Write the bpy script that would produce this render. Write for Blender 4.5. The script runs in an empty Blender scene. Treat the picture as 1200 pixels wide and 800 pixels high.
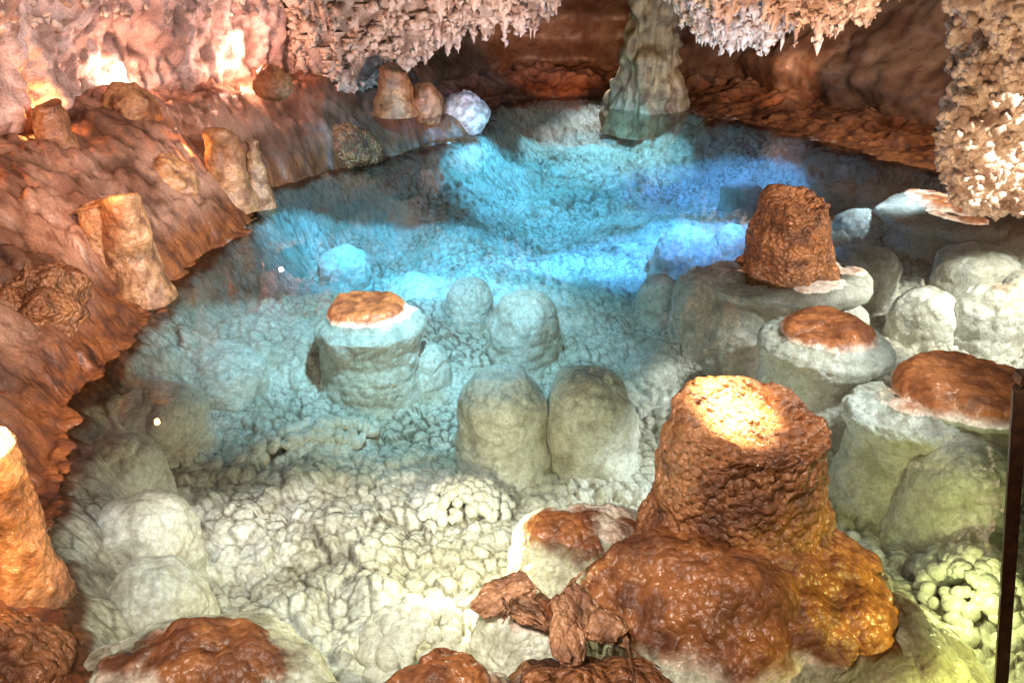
import bpy, math, time, bmesh
import numpy as np
from mathutils import Vector, Euler
T0=time.time()
scene=bpy.context.scene
scene.view_settings.view_transform='Standard'
scene.view_settings.look='None'
scene.view_settings.exposure=0
# ------------------------------------------------------------ noise
def hsh(ix,iy,iz,s):
    n=(ix*73856093)^(iy*19349663)^(iz*83492791)^(s*374761393)
    n=n&0xffffffff
    n=((n^(n>>15))*2246822519)&0xffffffff
    n=((n^(n>>13))*3266489917)&0xffffffff
    n=n^(n>>16)
    return (n&0xffffff).astype(np.float64)/16777216.0
def vnoise(P,s=0):
    I=np.floor(P).astype(np.int64);F=P-I
    U=F*F*F*(F*(F*6-15)+10)
    r=0
    for a in (0,1):
        wx=U[...,0] if a else 1-U[...,0]
        for b in (0,1):
            wy=U[...,1] if b else 1-U[...,1]
            for c in (0,1):
                wz=U[...,2] if c else 1-U[...,2]
                r=r+wx*wy*wz*hsh(I[...,0]+a,I[...,1]+b,I[...,2]+c,s)
    return r*2-1
def fbm(P,sc=1.0,o=4,s=0):
    r=0;a=1.0;t=0
    for i in range(o):
        r=r+a*vnoise(P*sc*(2.03**i)+i*7.3,s+i);t+=a;a*=.5
    return r/t*1.4
def worley(P,sc,s=0,jit=.85):
    Q=P*sc;I=np.floor(Q).astype(np.int64)
    best=np.full(Q.shape[:-1],9.0);rnd=np.zeros(Q.shape[:-1])
    for a in(-1,0,1):
        for b in(-1,0,1):
            for c in(-1,0,1):
                x=I[...,0]+a;y=I[...,1]+b;z=I[...,2]+c
                h1=hsh(x,y,z,s);h2=hsh(x,y,z,s+11);h3=hsh(x,y,z,s+23)
                d=(x+.5+(h1-.5)*jit-Q[...,0])**2+(y+.5+(h2-.5)*jit-Q[...,1])**2+(z+.5+(h3-.5)*jit-Q[...,2])**2
                m=d<best;best=np.where(m,d,best);rnd=np.where(m,h1,rnd)
    return np.sqrt(best),rnd
def worley2(X,Y,sc,s=0,jit=.9):
    QX=X*sc;QY=Y*sc;IX=np.floor(QX).astype(np.int64);IY=np.floor(QY).astype(np.int64)
    best=np.full(QX.shape,9.0);sec=np.full(QX.shape,9.0);rnd=np.zeros(QX.shape);z=IX*0
    for a in(-1,0,1):
        for b in(-1,0,1):
            x=IX+a;y=IY+b
            h1=hsh(x,y,z,s);h2=hsh(x,y,z,s+11)
            d=(x+.5+(h1-.5)*jit-QX)**2+(y+.5+(h2-.5)*jit-QY)**2
            m=d<best;sec=np.where(m,best,np.minimum(sec,d));best=np.where(m,d,best);rnd=np.where(m,h2,rnd)
    return np.sqrt(best),np.sqrt(sec),rnd
def sm(a,b,x):
    t=np.clip((x-a)/(b-a),0,1);return t*t*(3-2*t)
# ------------------------------------------------------------ mesh helpers
def make_mesh(name,V,Fq,mat,cav=None,parent=None):
    V=np.asarray(V,dtype=np.float32).reshape(-1,3);Fq=np.asarray(Fq,dtype=np.int32)
    n=Fq.shape[1];me=bpy.data.meshes.new(name)
    me.vertices.add(len(V));me.vertices.foreach_set('co',V.ravel())
    me.loops.add(Fq.size);me.loops.foreach_set('vertex_index',Fq.ravel())
    me.polygons.add(len(Fq));me.polygons.foreach_set('loop_start',np.arange(0,Fq.size,n,dtype=np.int32))
    me.polygons.foreach_set('loop_total',np.full(len(Fq),n,dtype=np.int32))
    me.polygons.foreach_set('use_smooth',np.ones(len(Fq),dtype=bool))
    me.update(calc_edges=True)
    def att(nm,v):
        at=me.attributes.new(nm,'FLOAT','POINT');at.data.foreach_set('value',np.asarray(v).astype(np.float32).ravel())
    att('cav',np.zeros(len(V)) if cav is None else cav)
    V64=V.astype(float)
    att('mottle',.5+.36*fbm(V64,3.2,4,77));att('grain',.5+.34*fbm(V64,13,3,87))
    me.materials.append(mat)
    o=bpy.data.objects.new(name,me);bpy.context.collection.objects.link(o)
    if parent: o.parent=parent
    return o
def grid_faces(nu,nv,closed=False):
    i=np.arange(nu-1)[:,None];j=np.arange(nv if closed else nv-1)[None,:]
    j2=(j+1)%nv
    a=i*nv+j;b=i*nv+j2;c=(i+1)*nv+j2;d=(i+1)*nv+j
    return np.stack([a,b,c,d],-1).reshape(-1,4)
def grid_normals(P,closed=False):
    du=np.gradient(P,axis=0)
    dv=(np.roll(P,-1,1)-np.roll(P,1,1))*.5 if closed else np.gradient(P,axis=1)
    N=np.cross(dv,du);l=np.linalg.norm(N,axis=-1,keepdims=True)
    return N/np.maximum(l,1e-9)
# ------------------------------------------------------------ materials
def newmat(name):
    m=bpy.data.materials.new(name);m.use_nodes=True;nt=m.node_tree;nt.nodes.clear()
    out=nt.nodes.new('ShaderNodeOutputMaterial');return m,nt,out
class NB:
    def __init__(s,nt): s.nt=nt
    def n(s,t,**k):
        x=s.nt.nodes.new(t)
        for a,b in k.items(): setattr(x,a,b)
        return x
    def l(s,a,b): s.nt.links.new(a,b)
    def setin(s,sock,v):
        if isinstance(v,bpy.types.NodeSocket): s.l(v,sock)
        else: sock.default_value=v
    def math(s,op,a,b=None,clamp=False):
        x=s.n('ShaderNodeMath',operation=op,use_clamp=clamp);s.setin(x.inputs[0],a)
        if b is not None: s.setin(x.inputs[1],b)
        return x.outputs[0]
    def mix(s,f,a,b,bt='MIX'):
        x=s.n('ShaderNodeMix',data_type='RGBA',blend_type=bt);s.setin(x.inputs[0],f)
        s.setin(x.inputs[6],a);s.setin(x.inputs[7],b);return x.outputs[2]
    def noise(s,vec,sc,det=4,rough=.55):
        x=s.n('ShaderNodeTexNoise');s.l(vec,x.inputs['Vector']);x.inputs['Scale'].default_value=sc
        x.inputs['Detail'].default_value=det;x.inputs['Roughness'].default_value=rough
        return x.outputs['Fac']
    def mr(s,v,a,b,c=0.,d=1.):
        x=s.n('ShaderNodeMapRange',interpolation_type='SMOOTHSTEP');s.setin(x.inputs[0],v)
        for i,q in enumerate((a,b,c,d)): x.inputs[i+1].default_value=q
        return x.outputs[0]
def C(r,g,b): return (r,g,b,1)
def speleo(name,low,rust,high,z0=0.0,z1=.35,zn=.08,bump=.5,bscale=1.,rough=.44,cavd=.35,vor=False):
    """flowstone: 'low' colour below world height z0 (submerged calcite), rust staining above it, 'high' colour above z1"""
    m,nt,out=newmat(name);b=NB(nt)
    geo=b.n('ShaderNodeNewGeometry');pos=geo.outputs['Position']
    sep=b.n('ShaderNodeSeparateXYZ');b.l(pos,sep.inputs[0]);z=sep.outputs[2]
    n1=b.n('ShaderNodeAttribute',attribute_name='mottle').outputs['Fac']
    n2=b.n('ShaderNodeAttribute',attribute_name='grain').outputs['Fac']
    n3=b.noise(pos,55,2,.7)
    zz=b.math('ADD',z,b.math('MULTIPLY',b.math('SUBTRACT',b.math('ADD',b.math('MULTIPLY',n1,.6),b.math('MULTIPLY',n2,.4)),.5),zn*4))
    f1=b.mr(zz,z0-.02,z0+.035);f2=b.mr(zz,z1-.15,z1+.15)
    cl=b.mix(b.mr(n1,.35,.72),low,C(low[0]*.80,low[1]*.77,low[2]*.69))
    cr=b.mix(b.mr(n2,.35,.7),rust,C(rust[0]*.5,rust[1]*.42,rust[2]*.38))
    ch=b.mix(b.mr(n1,.35,.65),high,C(high[0]*.6,high[1]*.5,high[2]*.45))
    ch=b.mix(b.mr(n2,.5,.8),ch,C(high[0]*.45,high[1]*.34,high[2]*.28))
    col=b.mix(f2,b.mix(f1,cl,cr),ch)
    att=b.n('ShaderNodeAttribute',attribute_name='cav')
    dk=b.math('SUBTRACT',1.0,b.math('MULTIPLY',b.math('MULTIPLY',att.outputs['Fac'],1.0,True),1-cavd))  # crease and hollow shading, painted in by darkening the colour
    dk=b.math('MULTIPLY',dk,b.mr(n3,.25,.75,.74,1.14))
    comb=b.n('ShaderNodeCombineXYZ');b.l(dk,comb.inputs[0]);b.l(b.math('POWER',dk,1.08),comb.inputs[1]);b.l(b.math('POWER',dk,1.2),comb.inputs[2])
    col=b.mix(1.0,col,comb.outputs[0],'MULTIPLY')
    df=b.n('ShaderNodeBsdfDiffuse');b.l(col,df.inputs['Color'])
    gl=b.n('ShaderNodeBsdfGlossy');b.l(b.mr(n2,.3,.7,rough-.18,rough+.12),gl.inputs['Roughness'])
    mx=b.n('ShaderNodeMixShader');mx.inputs[0].default_value=.065
    h=b.math('MULTIPLY',n3,.8)
    if vor:
        v=b.n('ShaderNodeTexVoronoi');b.l(pos,v.inputs['Vector']);v.inputs['Scale'].default_value=34*bscale
        h=b.math('SUBTRACT',h,b.math('MULTIPLY',b.math('POWER',v.outputs['Distance'],2.0),1.3))
    bp=b.n('ShaderNodeBump');bp.inputs['Strength'].default_value=bump;bp.inputs['Distance'].default_value=.02
    b.l(h,bp.inputs['Height']);b.l(bp.outputs[0],df.inputs['Normal']);b.l(bp.outputs[0],gl.inputs['Normal'])
    b.l(df.outputs[0],mx.inputs[1]);b.l(gl.outputs[0],mx.inputs[2]);b.l(mx.outputs[0],out.inputs[0]);return m
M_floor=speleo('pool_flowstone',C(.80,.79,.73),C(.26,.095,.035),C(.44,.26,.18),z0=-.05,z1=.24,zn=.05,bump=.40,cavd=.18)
M_dome=speleo('calcite_dome',C(.82,.81,.76),C(.40,.16,.06),C(.42,.18,.07),z0=.005,z1=.6,zn=.03,bump=.45,cavd=.5)
M_mound=speleo('stained_mound',C(.78,.74,.62),C(.36,.145,.05),C(.42,.18,.07),z0=-.005,z1=.6,zn=.05,bump=.5,cavd=.4,vor=True)
M_brown=speleo('iron_stained_stump',C(.36,.155,.065),C(.36,.16,.065),C(.40,.18,.075),z0=-2,z1=.4,bump=.9,cavd=.3,vor=True)
M_bankst=speleo('tan_stump',C(.46,.25,.12),C(.46,.25,.12),C(.5,.28,.13),z0=-2,z1=.4,bump=.6,cavd=.4)
M_shell=speleo('broken_flowstone_shell',C(.5,.28,.15),C(.5,.27,.14),C(.5,.27,.13),z0=-2,z1=.4,bump=.8,cavd=.4,vor=True)
M_wallL=speleo('pale_flowstone_wall',C(.45,.28,.2),C(.45,.28,.2),C(.74,.60,.56),z0=-1,z1=.95,zn=.1,bump=.7,cavd=.35)
M_wallR=speleo('smooth_brown_rock',C(.20,.11,.065),C(.20,.11,.065),C(.32,.20,.13),z0=-1,z1=.6,bump=.35,cavd=.5)
M_ceil=speleo('ceiling_flowstone',C(.5,.4,.33),C(.5,.4,.33),C(.5,.4,.34),z0=-1,z1=3,bump=.8,cavd=.3)
M_col=speleo('tan_flowstone_column',C(.42,.30,.17),C(.42,.30,.17),C(.42,.30,.18),z0=-1,z1=3,bump=.8,cavd=.3)
M_coral=speleo('cave_coral',C(.76,.65,.56),C(.76,.65,.56),C(.76,.65,.56),z0=-1,z1=3,bump=.5,cavd=.4)
m,nt,out=newmat('clear_pool_water');b=NB(nt);M_water=m
tr=b.n('ShaderNodeBsdfTransparent');tr.inputs[0].default_value=C(.89,.975,.98)
gl=b.n('ShaderNodeBsdfGlossy');gl.inputs['Roughness'].default_value=.01
fr=b.n('ShaderNodeFresnel');fr.inputs[0].default_value=1.42
geo=b.n('ShaderNodeNewGeometry');nn=b.noise(geo.outputs['Position'],4,2)
bp=b.n('ShaderNodeBump');bp.inputs['Strength'].default_value=.05;bp.inputs['Distance'].default_value=.02;b.l(nn,bp.inputs['Height'])
b.l(bp.outputs[0],gl.inputs['Normal'])
mx=b.n('ShaderNodeMixShader');b.l(fr.outputs[0],mx.inputs[0]);b.l(tr.outputs[0],mx.inputs[1]);b.l(gl.outputs[0],mx.inputs[2]);b.l(mx.outputs[0],out.inputs[0])
m,nt,out=newmat('weathered_brown_steel');b=NB(nt);M_steel=m
geo=b.n('ShaderNodeNewGeometry');n1=b.noise(geo.outputs['Position'],30,4)
bs=b.n('ShaderNodeBsdfPrincipled');b.l(b.mix(b.mr(n1,.35,.7),C(.04,.022,.014),C(.09,.045,.025)),bs.inputs['Base Color'])
bs.inputs['Roughness'].default_value=.38;bs.inputs['Metallic'].default_value=.5;b.l(bs.outputs[0],out.inputs[0])
# ------------------------------------------------------------ plan layout (metres, water surface at z=0)
SHORE=np.array([(-.41,12.9),(-.62,11.4),(-.66,10.15),(-1.63,8.7),(-2.1,8.0),(-2.46,7.29),(-2.2,6.2),(-2.4,5.5),(-2.45,4.9),(-2.24,4.1),(-2.3,3.41),(-2.0,2.75),(-1.76,2.32),(-1.42,1.8),(-.9,1.5),(0,1.35),(1.2,1.2),(2.4,1.5),(3.2,2.6),(3.9,3.8),(4.7,5.4),(5.0,7.3),(4.6,8.3),(4.1,9.4),(3.5,10.7),(2.67,12.5),(1.7,13.4),(.6,13.4)])
LEDGE=np.array([(-2.2,-1,.5),(-2.35,0.5,.5),(-2.6,2.0,.6),(-3.0,3.4,.85),(-3.17,4.8,.9),(-3.15,6.7,.9),(-2.6,8.2,.85),(-1.52,9.6,.8),(-1.1,11,.45),(-1.0,13,.3),(.2,14.6,.3),(2,14.8,.3),(3.4,13.5,.12),(4.4,11.2,.12),(5.4,8.8,.15),(5.9,7,.2),(5.9,4,.3),(5,1,.3),(4.5,-1,.3)])
def dist_poly(X,Y,pts,closed):
    best=np.full(X.shape,1e9);par=np.zeros(X.shape);n=len(pts)
    for i in range(n if closed else n-1):
        ax,ay=pts[i][:2];bx,by=pts[(i+1)%n][:2]
        dx,dy=bx-ax,by-ay
        t=np.clip(((X-ax)*dx+(Y-ay)*dy)/(dx*dx+dy*dy),0,1)
        d=(X-ax-t*dx)**2+(Y-ay-t*dy)**2
        m=d<best;best=np.where(m,d,best);par=np.where(m,i+t,par)
    return np.sqrt(best),par
def inside(X,Y,pts):
    r=np.zeros(X.shape,bool);n=len(pts)
    for i in range(n):
        ax,ay=pts[i][:2];bx,by=pts[(i+1)%n][:2]
        if ay==by: continue
        r^=((ay>Y)!=(by>Y))&(X<(bx-ax)*(Y-ay)/(by-ay)+ax)
    return r
def gauss(X,Y,x,y,rx,ry): return np.exp(-((X-x)/rx)**2-((Y-y)/ry)**2)
def pebble(a,k=1.2): return np.sqrt(np.clip(1-a*a*k,0,1))
def terrain(X,Y):
    P2=np.stack([X,Y,X*0+1.7],-1)
    wob=fbm(P2,1.6,4,5)*.16
    ds,_=dist_poly(X,Y,SHORE,True);ins=inside(X,Y,SHORE)
    sd=np.where(ins,ds,-ds)+wob
    dl,par=dist_poly(X,Y,LEDGE,False)
    LP=np.vstack([LEDGE[:,:2],[(4.5,-6),(-2.2,-6)]]);inl=inside(X,Y,LP)
    zl=np.interp(par,np.arange(len(LEDGE)),LEDGE[:,2])
    D=.56+.11*fbm(P2,.55,3,9)+.06*fbm(P2,1.9,3,19)
    D=D+.25*gauss(X,Y,.45,8.0,.7,.9)+.15*gauss(X,Y,1.6,9.0,.6,.9)+.22*gauss(X,Y,-1.0,6.4,.5,.5)
    D=D-.22*gauss(X,Y,-1.4,5.4,.9,1.2)-.22*gauss(X,Y,-.55,8.8,.4,2.0)-.15*gauss(X,Y,3.3,6.2,1.2,1.5)-.16*gauss(X,Y,1.0,11.0,1.4,1.1)
    zin=-D*sm(0,.45+.75*sm(7.0,10,Y),sd)
    t=np.clip(-sd/np.maximum(-sd+np.where(inl,dl,0.0),1e-3),0,1)
    zout=zl*(t**.8)+np.where(inl,0,.12*dl)
    bank=sm(0,.25,-sd)
    z=np.where(sd>0,zin,zout)
    wx=X+.03*fbm(P2,4,2,31);wy=Y+.03*fbm(P2,4,2,37)
    a,a2,ar=worley2(wx,wy,4.2,1,.8);b_,b2,br=worley2(wx,wy,13,2,.9);c,c2,cr=worley2(wx,wy,29,3,.9)
    m=sm(0,.5,fbm(P2,.8,3,41));m=np.maximum(m,gauss(X,Y,-2.0,3.6,.6,1.6))
    big=pebble(a)*(.5+.8*ar);mid=pebble(b_,1.35)*(.3+1.1*br);sml=pebble(c,1.35)*(.4+cr)
    h=(.004+.10*m)*big+(.052-.016*m)*mid+.014*sml-.05
    cav=np.clip(.75*(1-sm(.0,.26,b2-b_))*(1-.3*m)+.35*(1-sm(.0,.3,c2-c))+.6*(1-sm(.0,.18,a2-a))*m,0,1)  # painted crease shade between the pebbles
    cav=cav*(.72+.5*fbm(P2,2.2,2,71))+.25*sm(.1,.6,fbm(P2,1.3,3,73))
    # the banks are steep, so their lumps are evaluated on the 3D surface
    k=(sd<.3);Q=np.stack([X[k],Y[k],z[k]],-1);bk=bank[k]
    q1,r1=worley(Q,4.5,61);q2,r2=worley(Q,11,63);f3=fbm(Q,2.2,4,51);f4=np.abs(fbm(Q,1.0,3,57))
    hb=.085*pebble(q1,1.)*(.3+r1)+.032*pebble(q2,1.)*(.3+r2)-.06+.09*f3+.14*f4*sm(.3,.8,-sd[k])
    z=z+h*np.where(sd>0,.35+.65*sm(0,.3,sd),.35)*(1-bank)
    z[k]+=bk*hb
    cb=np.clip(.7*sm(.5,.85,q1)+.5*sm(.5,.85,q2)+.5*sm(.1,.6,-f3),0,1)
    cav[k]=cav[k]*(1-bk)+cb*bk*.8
    return z,np.clip(cav,0,1),sd
nr,na=1040,900
r=np.geomspace(1.0,18.5,nr)[:,None];an=np.radians(np.linspace(-56,50,na))[None,:]
X=r*np.sin(an)+0*r;Y=r*np.cos(an)-.2
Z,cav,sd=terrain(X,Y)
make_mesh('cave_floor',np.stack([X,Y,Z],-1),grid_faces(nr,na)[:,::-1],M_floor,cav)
print('terrain',time.time()-T0)
wp=[(-3.2,.6),(5.6,.6),(5.6,14.2),(-3.2,14.2)]
make_mesh('pool_water',[(x,y,0) for x,y in wp],[[0,1,2,3]],M_water)
# ------------------------------------------------------------ stalagmite / dome generator
def revolve(name,x,y,prof,mat,nu=110,nv=150,ell=(1,1),rot=0,lean=(0,0),wob=.06,pop=.02,popsc=14,pop2=.0,pop2sc=30,rough=.0,seed=0,parent=None,wobsc=2.0,flute=0.,tilt=0.,tiltdir=0.,soft=9):
    pr=np.array(prof,float)
    seg=np.r_[0,np.cumsum(np.hypot(np.diff(pr[:,0]),np.diff(pr[:,1])))]
    s=np.linspace(0,seg[-1],nu)
    zz=np.interp(s,seg,pr[:,0]);rr=np.interp(s,seg,pr[:,1])
    k=np.hanning(max(5,nu//soft));k/=k.sum();pad=len(k)//2
    def smo(a):
        n=len(a);e=np.r_[np.full(pad,a[0]),a,np.full(pad,a[-1])];return np.convolve(e,k,'same')[pad:pad+n]
    zs=smo(zz)
    rs=smo(np.r_[rr,-rr[::-1]] if rr[-1]<1e-3 else rr)[:nu]
    if rr[-1]<1e-3: rs[-1]=0.0005
    th=np.linspace(0,2*math.pi,nv,endpoint=False)
    ct,st=np.cos(th)[None,:],np.sin(th)[None,:]
    z=zs[:,None]+0*ct;R=rs[:,None]
    X=R*ct*ell[0];Y=R*st*ell[1]
    c,s_=math.cos(rot),math.sin(rot)
    X,Y=X*c-Y*s_,X*s_+Y*c
    h=(z-zs[0])
    if tilt: z=z+tilt*(X*math.cos(tiltdir)+Y*math.sin(tiltdir))*(h/h.max())**3
    P=np.stack([x+X+lean[0]*h,y+Y+lean[1]*h,z],-1)
    N=-grid_normals(P,True)
    ctr=np.array([x,y,zs.mean()])
    if ((P-ctr)*N).sum()<0: N=-N
    scale=max(rs.max(),.05)
    d=wob*scale*2*fbm(P+seed,wobsc,3,seed)
    a,ar=worley(P+seed*.37,popsc,seed+3)
    d=d+pop*((1-a*a*1.4)*(.4+ar*.9)-.4)
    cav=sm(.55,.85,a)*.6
    if pop2>0:
        b_,br=worley(P+seed*.11,pop2sc,seed+5)
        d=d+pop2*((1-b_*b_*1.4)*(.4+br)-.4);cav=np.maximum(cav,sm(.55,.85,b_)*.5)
    if rough>0:
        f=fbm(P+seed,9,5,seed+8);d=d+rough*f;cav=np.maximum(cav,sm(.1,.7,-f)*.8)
    if flute>0: d=d+flute*fbm(P*np.array([9,9,.7]),1,3,seed+9)
    edge=np.ones(nu);edge[-3:]=[.8,.5,.2]
    P=P+N*(d*edge[:,None])[...,None]
    P[-1]=P[-1].mean(0)
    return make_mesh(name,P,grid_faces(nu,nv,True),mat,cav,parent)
def dome(x,y,R,zt,zb=-.75,flat=1.,seed=0,q=1.,**k):
    H=zt-zb;pr=[(zb,R*1.3),(zb+.12*H,R*1.12)]
    sh=min(R*flat*1.15,H*.75)
    pr.append((zb+.3*H,R*1.04))
    for a in np.linspace(0,90,10):
        t=math.radians(a);pr.append((zt-sh+sh*math.sin(t),R*.98*math.cos(t)**.9 if a<90 else 0))
    pr=[p for i,p in enumerate(pr) if i<2 or i>2 or p[0]<zt-sh]
    kw=dict(wob=.07,pop=.020,popsc=8,pop2=.010,pop2sc=22,nu=int(100*q),nv=int(150*q));kw.update(k)
    return revolve('calcite_dome',x,y,pr,M_dome,seed=seed,**kw)
for i,(x,y,R,zt,q,kw) in enumerate([
 (.08,4.92,.25,-.03,1,{}),(-.32,5.48,.18,-.15,1,{}),(-.05,3.80,.27,-.02,1.1,{}),(.45,3.86,.245,-.03,1.1,{}),
 (1.41,5.30,.24,-.02,1,{}),(1.54,6.47,.31,-.07,.8,{}),(3.41,7.22,.28,-.10,.8,dict(flat=.5)),(2.92,6.01,.29,-.08,.8,dict(flat=.6)),
 (3.84,6.01,.35,-.05,.8,dict(flat=.5)),(3.04,5.17,.27,-.12,.9,{}),(3.40,5.02,.26,-.03,.9,{}),(1.97,6.6,.16,-.08,.7,{}),(3.75,5.25,.2,.0,.7,{}),
 (2.35,6.9,.2,-.18,.6,dict(flat=.6)),(2.45,5.75,.2,-.16,.7,dict(flat=.6)),(3.0,7.9,.26,-.18,.6,dict(flat=.5)),(4.0,8.2,.3,-.15,.6,dict(flat=.5)),(1.15,5.6,.17,-.16,.8,{}),
 (-1.92,3.15,.2,-.05,1,{}),(-1.60,2.68,.23,-.05,1.1,{}),(-2.0,3.7,.27,-.07,1,dict(flat=.6)),(-1.42,2.3,.2,-.10,1,{}),(-1.8,4.3,.25,-.16,1,dict(flat=.5)),
 (-1.45,6.3,.25,-.20,.8,dict(flat=.6)),(-.75,5.95,.3,-.34,.8,dict(flat=.5)),(2.55,4.6,.22,-.3,.9,{}),(.95,4.75,.2,-.42,.9,dict(flat=.6)),
 (3.6,8.5,.28,-.14,.5,dict(flat=.4)),(4.5,7.4,.3,-.1,.5,dict(flat=.4)),(2.6,8.6,.25,-.2,.5,dict(flat=.4)),(4.4,6.2,.28,-.08,.6,dict(flat=.5))]):
    dome(x,y,R,zt,seed=20+i,q=q,**kw)
def capped(x,y,R,Rc,zt,disc,seed,**k):
    pr=[(-.8,R*1.25),(-.5,R*1.06),(-.28,R),(-.19,R*1.02),(-.13,Rc*.98),(-.07,Rc),(-.035,Rc*.9),(-.015,disc*1.2),(zt,disc*1.02),(zt+.02,disc*.8),(zt+.025,disc*.4),(zt+.02,0)]
    kw=dict(wob=.05,pop=.018,popsc=8,pop2=.009,pop2sc=22,nu=130,nv=200,soft=16);kw.update(k)
    return revolve('stalagmite_stump',x,y,pr,M_dome,seed=seed,**kw)
capped(-.93,4.52,.32,.36,.06,.22,3)
capped(1.90,4.22,.33,.40,.04,.24,5)
capped(1.98,5.28,.5,.62,-.02,.35,8,ell=(1,.75))
capped(4.0,6.95,.5,.6,-.01,.24,9,nu=100,nv=150)
capped(2.02,3.42,.25,.31,.01,.17,11)
capped(2.38,3.5,.26,.36,.08,.30,12)
dome(2.2,3.10,.27,-.05,seed=71,q=1.2)
dome(1.62,5.08,.25,-.10,seed=72)
dome(2.35,5.1,.22,-.14,seed=74)
dome(-.62,4.62,.2,-.28,seed=73)
def stump(x,y,z0,z1,rb,rt,seed,mat=None,**k):
    h=z1-z0
    pr=[(z0-.15,rb*1.3),(z0,rb*1.14),(z0+.15*h,rb),(z0+.6*h,(rb+rt)/2),(z1-.12*h,rt*1.0),(z1-.02,rt*1.02),(z1,rt*.93),(z1-.01,rt*.7),(z1-.035,rt*.5),(z1-.03,0)]
    kw=dict(wob=.07,pop=.022,popsc=9,pop2=.01,pop2sc=30,rough=.02,nu=140,nv=180,soft=14);kw.update(k)
    return revolve('broken_stalagmite',x,y,pr,mat or M_brown,seed=seed,**kw)
stump(1.98,5.35,-.02,.50,.31,.24,15,flute=.03,pop=.01,lean=(.03,0))
stump(.86,2.36,.08,.57,.32,.275,16,nu=260,nv=340,wob=.05,pop=.012,rough=.018,tilt=.12,tiltdir=1.9)
def mound(name,x,y,rx,ry,zt,zb,seed,mat=None,rot=0,**k):
    H=zt-zb;pr=[(zb,1.0),(zb+.3*H,1.04),(zb+.5*H,1.02),(zb+.66*H,.95),(zb+.8*H,.82),(zb+.91*H,.6),(zb+.98*H,.32),(zt,0)]
    pr=[(a,b*rx) for a,b in pr]
    kw=dict(wob=.08,pop=.04,popsc=5.5,pop2=.018,pop2sc=14,nu=200,nv=300,rough=.004);kw.update(k)
    return revolve(name,x,y,pr,mat or M_mound,seed=seed,ell=(1,ry/rx),rot=rot,**kw)
mound('flowstone_mound',.85,2.12,.63,.54,.16,-.8,31)
mound('flowstone_mound',.32,2.45,.36,.3,-.005,-.8,32,nu=140,nv=200)
mound('flowstone_mound',1.30,1.98,.42,.44,-.02,-.8,33,nu=160,nv=220)
mound('flowstone_mound',-1.02,1.72,.48,.36,.05,-.6,34,nu=160,nv=220)
mound('flowstone_mound',-.62,1.62,.2,.2,-.0,-.6,38,nu=120,nv=160)
mound('flowstone_mound',-.2,1.64,.27,.22,.09,-.5,35,nu=140,nv=200)
mound('flowstone_mound',-1.66,1.66,.3,.3,.2,-.5,36,mat=M_brown,nu=140,nv=200,rough=.02)
mound('flowstone_mound',.25,1.62,.35,.25,.07,-.5,37,mat=M_brown,nu=140,nv=200)
mound('flowstone_mound',.02,1.98,.18,.18,.0,-.5,39,nu=100,nv=140)
stump(-1.70,2.04,.1,.66,.13,.12,41,mat=M_bankst,pop=.006,pop2=.004,rough=.02,wob=.10,lean=(.03,0),tilt=.2,tiltdir=2.6)
for a in [(-2.46,6.65,.2,.72,.17,.14,42),(-2.45,4.72,.10,.70,.15,.12,43),(-2.66,4.75,.2,.66,.15,.12,44),(-3.22,5.5,.75,1.14,.16,.12,45),(-1.30,9.05,.6,.95,.18,.14,46),(-2.3,6.9,.1,.62,.10,.06,47)]:
    stump(*a,mat=M_bankst,nu=90,nv=120,pop=.008,pop2=.004,wob=.13,tilt=.25,tiltdir=a[-1])
def boulder(name,x,y,z,r,mat,seed,sx=1,sy=1,sz=1,**k):
    pr=[(z-r*sz*math.cos(a),r*math.sin(a)) for a in np.linspace(.02,math.pi,24)];pr[-1]=(pr[-1][0],0)
    kw=dict(wob=.10,pop=.02,popsc=9,pop2=.008,pop2sc=28,nu=70,nv=110);kw.update(k)
    return revolve(name,x,y,pr,mat,seed=seed,ell=(sx,sy),**kw)
boulder('calcite_boulder',-.62,10.4,.24,.32,M_coral,50,pop=.008,wob=.14,sx=1.1)
boulder('cave_rock',-1.12,9.9,.42,.2,M_bankst,51,wob=.25,rough=.02)
boulder('cave_rock',-1.8,8.65,.12,.26,M_brown,52,wob=.2,rough=.03,sx=1.3)
boulder('cave_rock',-2.75,6.1,.45,.22,M_bankst,53,wob=.2,rough=.03)
boulder('cave_rock',-2.6,3.9,.3,.3,M_brown,54,wob=.25,rough=.03,sx=.8,sy=1.3)
boulder('cave_rock',-3.15,6.62,.93,.16,M_bankst,55,wob=.2,rough=.03,sx=1.2)  # rock added to screen the wall lamp's reflection from the water
boulder('cave_rock',-2.35,8.05,.93,.14,M_bankst,56,wob=.2,rough=.03,sx=1.3)  # added as a shield for the lamp behind it
boulder('cave_rock',-3.08,4.12,.93,.15,M_bankst,57,wob=.2,rough=.03,sy=1.2)  # another added rock, hides the lamp's glint on the pool
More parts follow.
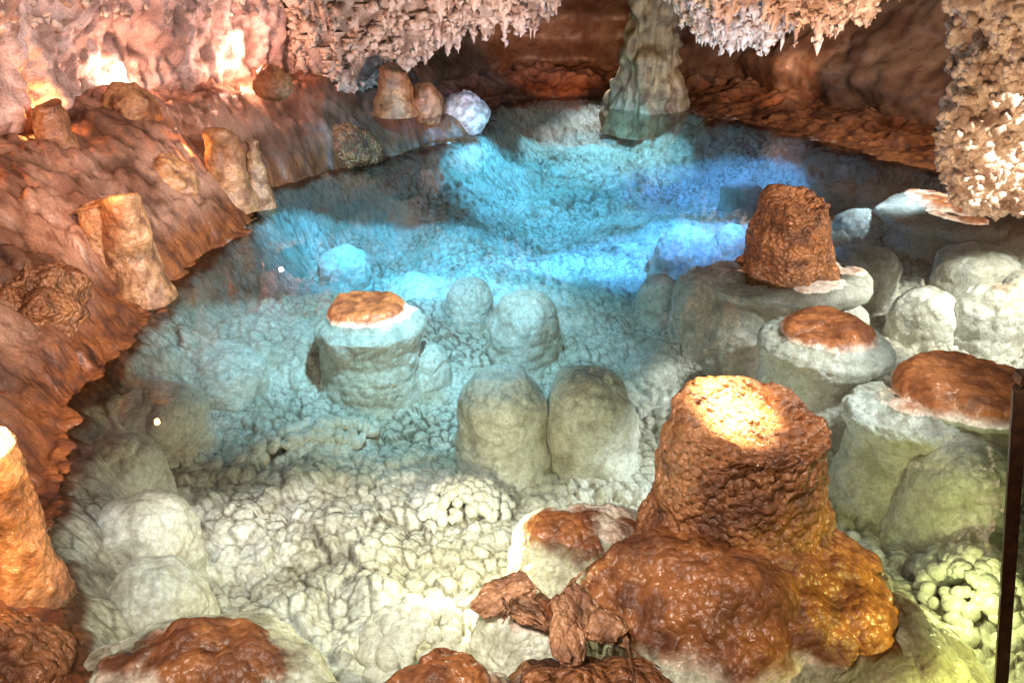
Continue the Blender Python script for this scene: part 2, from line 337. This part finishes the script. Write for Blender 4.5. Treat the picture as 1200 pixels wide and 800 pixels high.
def shard(x,y,z,sx,sy,sz,rot,seed,tiltx=0,tilty=0):
    g=np.random.default_rng(seed);bm=bmesh.new()
    for i in range(16):
        a=g.uniform(0,6.28);rr=g.uniform(.75,1.05)
        bm.verts.new((math.cos(a)*rr*sx,math.sin(a)*rr*sy,g.choice([-1,1])*sz*g.uniform(.6,1)))
    bmesh.ops.convex_hull(bm,input=bm.verts[:])
    bmesh.ops.delete(bm,geom=[v for v in bm.verts if not v.link_faces],context='VERTS')
    bmesh.ops.bevel(bm,geom=bm.edges[:],offset=.006,segments=2,affect='EDGES')
    bmesh.ops.triangulate(bm,faces=bm.faces[:])
    for _ in range(3):
        bmesh.ops.subdivide_edges(bm,edges=[e for e in bm.edges if e.calc_length()>.012],cuts=1,use_grid_fill=True)
        bmesh.ops.triangulate(bm,faces=bm.faces[:])
    bm.verts.index_update();bm.normal_update()
    V=np.array([v.co[:] for v in bm.verts]);N=np.array([v.normal[:] for v in bm.verts])
    F=np.array([[v.index for v in f.verts] for f in bm.faces]);bm.free()
    f=fbm(V+seed,14,4,seed);V=V+N*(.009*f+.004*fbm(V+seed,50,2,seed+2))[:,None]
    V[:,2]+=.1*sx*np.sin(V[:,0]/sx*1.3)
    M=np.array(Euler((tiltx,tilty,rot)).to_matrix());V=V@M.T+np.array([x,y,z])
    make_mesh('broken_flowstone_shard',V,F,M_shell,sm(.1,.6,-f))
shard(-.03,2.0,.06,.12,.10,.018,.4,60,.15,-.1)
shard(.06,1.90,.07,.09,.08,.02,-.6,61,-.1,.25)
shard(.20,1.88,.11,.11,.08,.026,.9,62,.5,.2)
shard(.17,1.76,.11,.09,.07,.024,1.9,63,.3,-.3)
shard(.29,1.79,.13,.08,.07,.024,.2,64,.4,.1)
print('domes',time.time()-T0)
# ------------------------------------------------------------ walls
def wall(name,pts,mat,z1,lean,seed,nu=150,nv=500,amp=.22,pop=.05,popsc=6,drape=.05,z0=-.25,outset=.05):
    pts=np.array(pts,float);seg=np.r_[0,np.cumsum(np.hypot(*np.diff(pts[:,:2],axis=0).T))]
    s=np.linspace(0,seg[-1],nv)
    k=np.hanning(max(5,nv//14));k/=k.sum();pad=len(k)//2
    def smo(a):
        n=len(a);e=np.r_[a[0]+(a[0]-a[1])*np.arange(pad,0,-1),a,a[-1]+(a[-1]-a[-2])*np.arange(1,pad+1)];return np.convolve(e,k,'same')[pad:pad+n]
    x=smo(np.interp(s,seg,pts[:,0]));y=smo(np.interp(s,seg,pts[:,1]));zl=smo(np.interp(s,seg,pts[:,2]))
    tx=np.gradient(x);ty=np.gradient(y);l=np.hypot(tx,ty);nx,ny=ty/l,-tx/l
    t=np.linspace(0,1,nu)[:,None]
    z=zl[None,:]+z0+t*(z1-z0-zl[None,:])
    h=np.maximum(z-zl[None,:],0)
    off=lean(h,s[None,:]/seg[-1])-outset
    P=np.stack([x[None,:]+nx[None,:]*off,y[None,:]+ny[None,:]*off,z],-1)
    N=np.stack([nx[None,:]+0*z,ny[None,:]+0*z,0*z],-1)
    d=amp*fbm(P,.9,4,seed)+amp*(.4 if pop>.02 else .15)*fbm(P,3,4,seed+4)
    a,ar=worley(P,popsc,seed+1);b_,br=worley(P,popsc*2.3,seed+2)
    d=d+pop*(1-a*a*1.4)*(.3+ar)+pop*.4*(1-b_*b_*1.4)*(.3+br)
    dd=fbm(P*np.array([7,7,.8]),1,3,seed+6)
    d=d+drape*dd
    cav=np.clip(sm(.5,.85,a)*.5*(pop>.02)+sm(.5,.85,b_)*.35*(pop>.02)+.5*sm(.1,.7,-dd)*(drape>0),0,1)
    P=P+N*(d*sm(-.2,.2,z-zl[None,:]))[...,None]
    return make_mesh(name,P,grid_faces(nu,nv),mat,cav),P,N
wl,WPl,WNl=wall('cave_wall',LEDGE[1:9],M_wallL,3.4,lambda h,s:.18*h+.04*h*h,101,outset=.38,drape=.08)
wall('cave_wall',LEDGE[7:13],M_wallR,3.4,lambda h,s:-.05*h+.08*np.sin(h*9),102,nu=110,nv=260,amp=.15,pop=.0,drape=.0)
RW=[(2.9,14.6,.15)]+[tuple(p) for p in LEDGE[12:18]]
wall('cave_wall',RW,M_wallR,3.4,lambda h,s:.25*np.exp(-((h-.5)/.35)**2)-.35*h,103,nu=110,nv=360,amp=.30,pop=.0,drape=.0,outset=.25)
revolve('flowstone_column',2.05,12.3,[(-.4,.54),(.0,.48),(.25,.43),(.6,.37),(1.0,.35),(1.5,.42),(2.2,.7),(3.2,1.0)],M_col,nu=110,nv=150,seed=110,wob=.12,pop=.05,popsc=4,flute=.10)
# ------------------------------------------------------------ ceiling
def ceil_h(X,Y):
    P2=np.stack([X,Y,X*0+3.1],-1)
    c=3.0+.25*fbm(P2,.6,3,201)
    c=c-1.65*np.exp(-(((X+.75)/1.75)**6)-((Y-9.6)/.9)**2)
    c=c-1.9*np.exp(-(((X-2.8)/1.2)**4)-((Y-10.2)/.8)**2)
    c=c-1.40*np.exp(-(((X-2.7)/1.3)**6)-((Y-8.3)/.4)**2)
    c=c-1.55*np.exp(-(((X+2.3)/.8)**2)-((Y-9.3)/.8)**2)
    c=c+.16*fbm(P2,2.4,4,205)
    return np.maximum(c,.75)
nx_,ny_=400,420
gx=np.linspace(-5.5,7.0,nx_)[None,:];gy=np.linspace(2.2,16.5,ny_)[:,None]
X=gx+0*gy;Y=gy+0*gx;Z=ceil_h(X,Y)
P=np.stack([X,Y,Z],-1);a,ar=worley(P,6,207)
P[...,2]-=.07*(1-a*a*1.4)*(.3+ar)
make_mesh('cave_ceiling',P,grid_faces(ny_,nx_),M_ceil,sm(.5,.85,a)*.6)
# ------------------------------------------------------------ merged small things
def ico():
    bm=bmesh.new();bmesh.ops.create_icosphere(bm,subdivisions=2,radius=1)
    v=np.array([x.co[:] for x in bm.verts]);f=np.array([[q.index for q in x.verts] for x in bm.faces]);bm.free();return v,f
IV,IF=ico()
def nodules(cent,rad,seed,jit=.28):
    n=len(cent);g=np.random.default_rng(seed)
    V=IV[None]*rad[:,None,None]*(1+jit*g.standard_normal((n,len(IV),1)))*g.uniform(.7,1.3,(n,1,3))+cent[:,None,:]
    F=IF[None]+(np.arange(n)*len(IV))[:,None,None]
    return V.reshape(-1,3),F.reshape(-1,3)
def stalactites(tops,length,rad,seed):
    n=len(tops);g=np.random.default_rng(seed);nr_,ns=11,9
    t=np.linspace(0,1,nr_);prof=(1-t)**.75;prof[-1]=.02
    R=rad[:,None]*prof[None]*(1+.22*g.standard_normal((n,nr_)))
    th=np.linspace(0,2*math.pi,ns,endpoint=False)
    lx=np.cumsum(g.standard_normal((n,nr_))*.05,1)*rad[:,None];ly=np.cumsum(g.standard_normal((n,nr_))*.05,1)*rad[:,None]
    jit=1+.15*g.standard_normal((n,nr_,ns))
    V=np.zeros((n,nr_,ns,3))
    V[...,0]=tops[:,None,None,0]+R[:,:,None]*np.cos(th)*jit+lx[:,:,None]
    V[...,1]=tops[:,None,None,1]+R[:,:,None]*np.sin(th)*jit+ly[:,:,None]
    V[...,2]=tops[:,None,None,2]-length[:,None,None]*t[None,:,None]
    F=grid_faces(nr_,ns,True)[None]+(np.arange(n)*nr_*ns)[:,None,None]
    return V.reshape(-1,3),F.reshape(-1,4)[:,::-1]
def hang(name,x0,x1,y0,y1,n,lmin,lmax,rmin,rmax,seed,mat,zmax=2.3,nod=4,nr=(.012,.045),pw=2.2):
    g=np.random.default_rng(seed);x=g.uniform(x0,x1,n);y=g.uniform(y0,y1,n);z=ceil_h(x,y)
    k=z<zmax;x,y,z=x[k],y[k],z[k];n=len(x)
    L=lmin+(lmax-lmin)*g.random(n)**pw;R=rmin+(rmax-rmin)*g.random(n)**1.5
    tops=np.stack([x,y,z+.06],-1);V,F=stalactites(tops,L+.06,R,seed)
    root=bpy.data.objects.new(name,None);bpy.context.collection.objects.link(root)
    make_mesh('spikes',V,F,mat,parent=root)
    m=n*nod;i=g.integers(0,n,m);t=g.random(m)**1.2;ang=g.uniform(0,6.28,m);rr=R[i]*(1-t)**.7*1.1+.01
    c=np.stack([x[i]+rr*np.cos(ang),y[i]+rr*np.sin(ang),z[i]-L[i]*t*.9],-1)
    V,F=nodules(c,g.uniform(nr[0],nr[1],m)*(1.1-.5*t),seed+1)
    make_mesh('coral_nodules',V,F,mat,parent=root)
hang('stalactite_cluster',-2.5,1.05,8.4,10.6,1000,.05,.36,.04,.12,301,M_coral,nod=5,nr=(.015,.06))
hang('stalactite_cluster',1.5,4.2,9.3,11,800,.05,.32,.04,.12,303,M_coral,zmax=2.0,nod=5,nr=(.015,.06))
hang('stalactite_cluster',1.3,4.1,7.8,8.8,340,.08,.36,.03,.10,305,M_coral,nod=5)
g=np.random.default_rng(9);iu=g.integers(50,150,2200);iv=g.integers(0,500,2200)
V,F=nodules(WPl[iu,iv],g.uniform(.012,.04,2200),12)
make_mesh('cave_coral',V,F,M_coral)
def froth(x,y,z,rx,ry,n,r0,r1,seed,rot=0,hz=.12):
    g=np.random.default_rng(seed);a=g.uniform(0,6.28,n);q=np.sqrt(g.random(n))
    u=q*np.cos(a)*rx;v=q*np.sin(a)*ry;c=np.stack([x+u*math.cos(rot)-v*math.sin(rot),y+u*math.sin(rot)+v*math.cos(rot),z+hz*(1-q*q)],-1)
    V,F=nodules(c,g.uniform(r0,r1,n),seed+1,.07);make_mesh('calcite_nodules',V,F,M_dome)
froth(-.26,3.27,-.56,.26,.2,190,.015,.036,400,0,.14)
froth(-1.2,3.75,-.55,.46,.13,200,.018,.05,402,.55,.17)
froth(2.05,2.55,-.5,.25,.3,200,.02,.045,404,0,.2)
froth(-.35,2.1,-.3,.2,.2,110,.015,.05,406,0,.12)
# ------------------------------------------------------------ popcorn column hanging on the right
root=bpy.data.objects.new('cave_popcorn_column',None);bpy.context.collection.objects.link(root)
pr=[(.62,0.02),(.66,.14),(.8,.22),(1.1,.30),(1.5,.40),(1.9,.50),(2.5,.6),(3.3,.8)]
col=revolve('core',3.20,4.95,pr,M_coral,nu=170,nv=170,seed=120,wob=.10,pop=.09,popsc=8,pop2=.03,pop2sc=20,parent=root)
co=np.empty(len(col.data.vertices)*3,np.float32);col.data.vertices.foreach_get('co',co);co=co.reshape(-1,3)
g=np.random.default_rng(5);idx=g.integers(0,len(co),4200);c=co[idx]+g.standard_normal((4200,3))*.012
V,F=nodules(c,g.uniform(.012,.036,4200),6,.2);make_mesh('popcorn',V,F,M_coral,parent=root)
# ------------------------------------------------------------ handrail
def bar(name,p,q,w,d,parent):
    p,q=Vector(p),Vector(q);L=(q-p).length
    bm=bmesh.new();bmesh.ops.create_cube(bm,size=1)
    for v in bm.verts: v.co=Vector((v.co.x*w,v.co.y*d,v.co.z*L))
    bmesh.ops.bevel(bm,geom=bm.edges[:],offset=.004,segments=2,affect='EDGES')
    me=bpy.data.meshes.new(name);bm.to_mesh(me);bm.free();me.materials.append(M_steel)
    o=bpy.data.objects.new(name,me);bpy.context.collection.objects.link(o)
    o.location=(p+q)/2;o.rotation_mode='QUATERNION';o.rotation_quaternion=(q-p).to_track_quat('Z','Y');o.parent=parent
root=bpy.data.objects.new('handrail',None);bpy.context.collection.objects.link(root)
bar('post',(1.205,1.6,1.1),(1.42,1.5,-.1),.045,.03,root)
bar('top_rail',(1.19,1.6,1.125),(2.6,1.45,1.15),.045,.03,root)
# ------------------------------------------------------------ lamps
def look(o,t): o.rotation_euler=(Vector(t)-o.location).to_track_quat('-Z','Y').to_euler()
def spot(name,loc,tgt,e,col,ang,blend=.6,size=.06):
    l=bpy.data.lights.new(name,'SPOT');l.energy=e;l.color=col;l.spot_size=math.radians(ang);l.spot_blend=blend;l.shadow_soft_size=size
    o=bpy.data.objects.new(name,l);bpy.context.collection.objects.link(o);o.location=loc;look(o,tgt);return o
def point(name,loc,e,col,size=.02):
    l=bpy.data.lights.new(name,'POINT');l.energy=e;l.color=col;l.shadow_soft_size=size
    o=bpy.data.objects.new(name,l);bpy.context.collection.objects.link(o);o.location=loc;return o
ORG=(1,.36,.10);PNK=(1,.52,.38);WRM=(1,.76,.55);CYN=(.12,.60,1.0);BLU=(.10,.38,1.0);WHT=(1,.97,.92);GRN=(.95,1,.40)
spot('pool_spotlight',(-1.2,5.2,2.35),(-.5,7.6,-.5),1150,CYN,76,.8)
spot('pool_spotlight',(2.0,5.2,2.35),(1.1,8.4,-.5),2100,BLU,62,.7)
spot('pool_spotlight',(.2,9.5,.95),(.1,9.5,-.5),210,CYN,128,.8)
spot('pool_spotlight',(1.3,11.2,.95),(1.2,11.1,-.5),210,(.3,.75,1),126,.8)
spot('pool_spotlight',(2.5,9.4,.80),(2.5,9.4,-.5),150,BLU,128,.8)
spot('pool_spotlight',(1.0,7.9,1.1),(1.0,8.0,-.5),120,CYN,118,.9)
spot('pool_spotlight',(-.2,3.3,2.5),(-.9,5.6,-.5),600,(.46,.85,1),74,.9)
spot('pool_spotlight',(3.2,2.9,2.4),(-.9,4.4,-.6),1000,WHT,70,.9,.1)
spot('pool_spotlight',(-.6,0.4,2.6),(-.3,3.9,-.5),560,WHT,72,1,.15)
spot('pool_spotlight',(-.1,.5,2.6),(-1.6,4.8,-.4),1250,(1,.78,.70),44,1)
spot('pool_spotlight',(3.9,3.6,2.2),(3.3,6.5,-.3),1100,(1,.88,.74),80,.9)
spot('pool_spotlight',(.2,.3,2.6),(2.05,3.9,-.1),420,(1,.95,.80),34,1)
spot('flood_lamp',(1.35,13.1,1.0),(1.35,12.3,-.2),120,(.95,.95,1),76)
spot('flood_lamp',(4.3,6.0,1.6),(3.3,8.4,0),700,(.7,.85,1),60)
spot('wall_lamp',(4.4,2.5,2.3),(4.7,9.8,1.1),1500,(1,.70,.50),50,.8)  # added spot, out of view, to brighten the right wall
spot('column_spotlight',(.4,.3,2.5),(2.0,12,.9),1700,(1,.78,.45),9,.7)  # spot added near the camera to brighten the back column
spot('column_spotlight',(.2,.4,2.5),(-.7,10.3,.35),1700,(1,.60,.36),8,.7)  # added spot that warms the calcite boulder, not a column
spot('wall_lamp',(.9,12.6,.4),(.7,14.8,1.0),90,(1,.45,.2),100,.8)
spot('wall_lamp',(3.4,11.2,.5),(4.2,12.6,1.1),60,(1,.5,.25),110,.8)
for p,e,c_ in [((-3.34,5.72,1.06),26,ORG),((-3.28,6.9,1.06),28,PNK),((-1.55,9.25,1.05),26,ORG),((-2.6,8.2,1.1),30,PNK),((-3.24,4.36,1.07),20,ORG),((-2.72,6.55,.62),5,ORG),((-2.42,4.5,.80),3.5,ORG)]:
    point('wall_lamp',p,e,c_)
spot('wall_lamp',(1.5,1.2,2.5),(-3.2,6.4,1.4),1500,(1,.66,.60),38,.9)
spot('wall_lamp',(.6,.4,2.5),(-3.0,3.6,.6),290,(1,.58,.38),60,.9)
spot('stump_spotlight',(1.05,3.0,2.2),(.81,2.44,.56),4800,(1,.72,.36),11,.8)
spot('stump_spotlight',(-.2,.3,2.6),(.8,2.2,.2),190,(1,.6,.34),60,.8)
spot('stump_spotlight',(.6,1.0,2.5),(1.98,5.3,.3),520,(1,.5,.2),10,.6)
point('underwater_lamp',(-.16,2.52,-.10),18,(1,.93,.60))
point('underwater_lamp',(1.80,2.3,-.2),7,GRN)
spot('mound_lamp',(1.75,1.3,.6),(1.32,1.95,-.1),75,(1,.92,.25),70,.8)
spot('wall_lamp',(-1.0,1.1,.9),(-1.68,2.0,.4),130,(1,.5,.12),36)
point('wall_lamp',(-1.70,2.08,.73),14,WRM)
spot('wall_lamp',(-1.2,.6,2.2),(-1.0,1.8,0),100,(1,.66,.46),60,.8)
spot('column_spotlight',(2.0,3.0,.5),(3.1,4.9,1.35),160,(1,.60,.34),60,.8)
spot('column_spotlight',(2.6,6.9,.3),(2.7,8.3,1.6),220,(1,.5,.26),80,.7)
spot('column_spotlight',(2.8,9.0,.2),(2.8,9.9,1.3),90,(.8,.87,1),110,.7)
spot('column_spotlight',(.2,7.6,.2),(-.4,9.2,1.5),240,(1,.62,.48),95,.7)
# ------------------------------------------------------------ world + camera
w=bpy.data.worlds.new('World');scene.world=w;w.use_nodes=True;nt=w.node_tree
bg=nt.nodes['Background'];sky=nt.nodes.new('ShaderNodeTexSky');sky.sky_type='NISHITA';sky.sun_disc=False
sky.sun_elevation=math.radians(8);nt.links.new(sky.outputs[0],bg.inputs[0]);bg.inputs[1].default_value=.03
cd=bpy.data.cameras.new('camera');cam=bpy.data.objects.new('camera',cd);bpy.context.collection.objects.link(cam)
cd.sensor_width=36;cd.lens=36*906/1200;cd.clip_end=200;cd.clip_start=.05
cam.location=(0,0,2);cam.rotation_euler=(math.radians(64),0,0);scene.camera=cam
print('done',time.time()-T0)
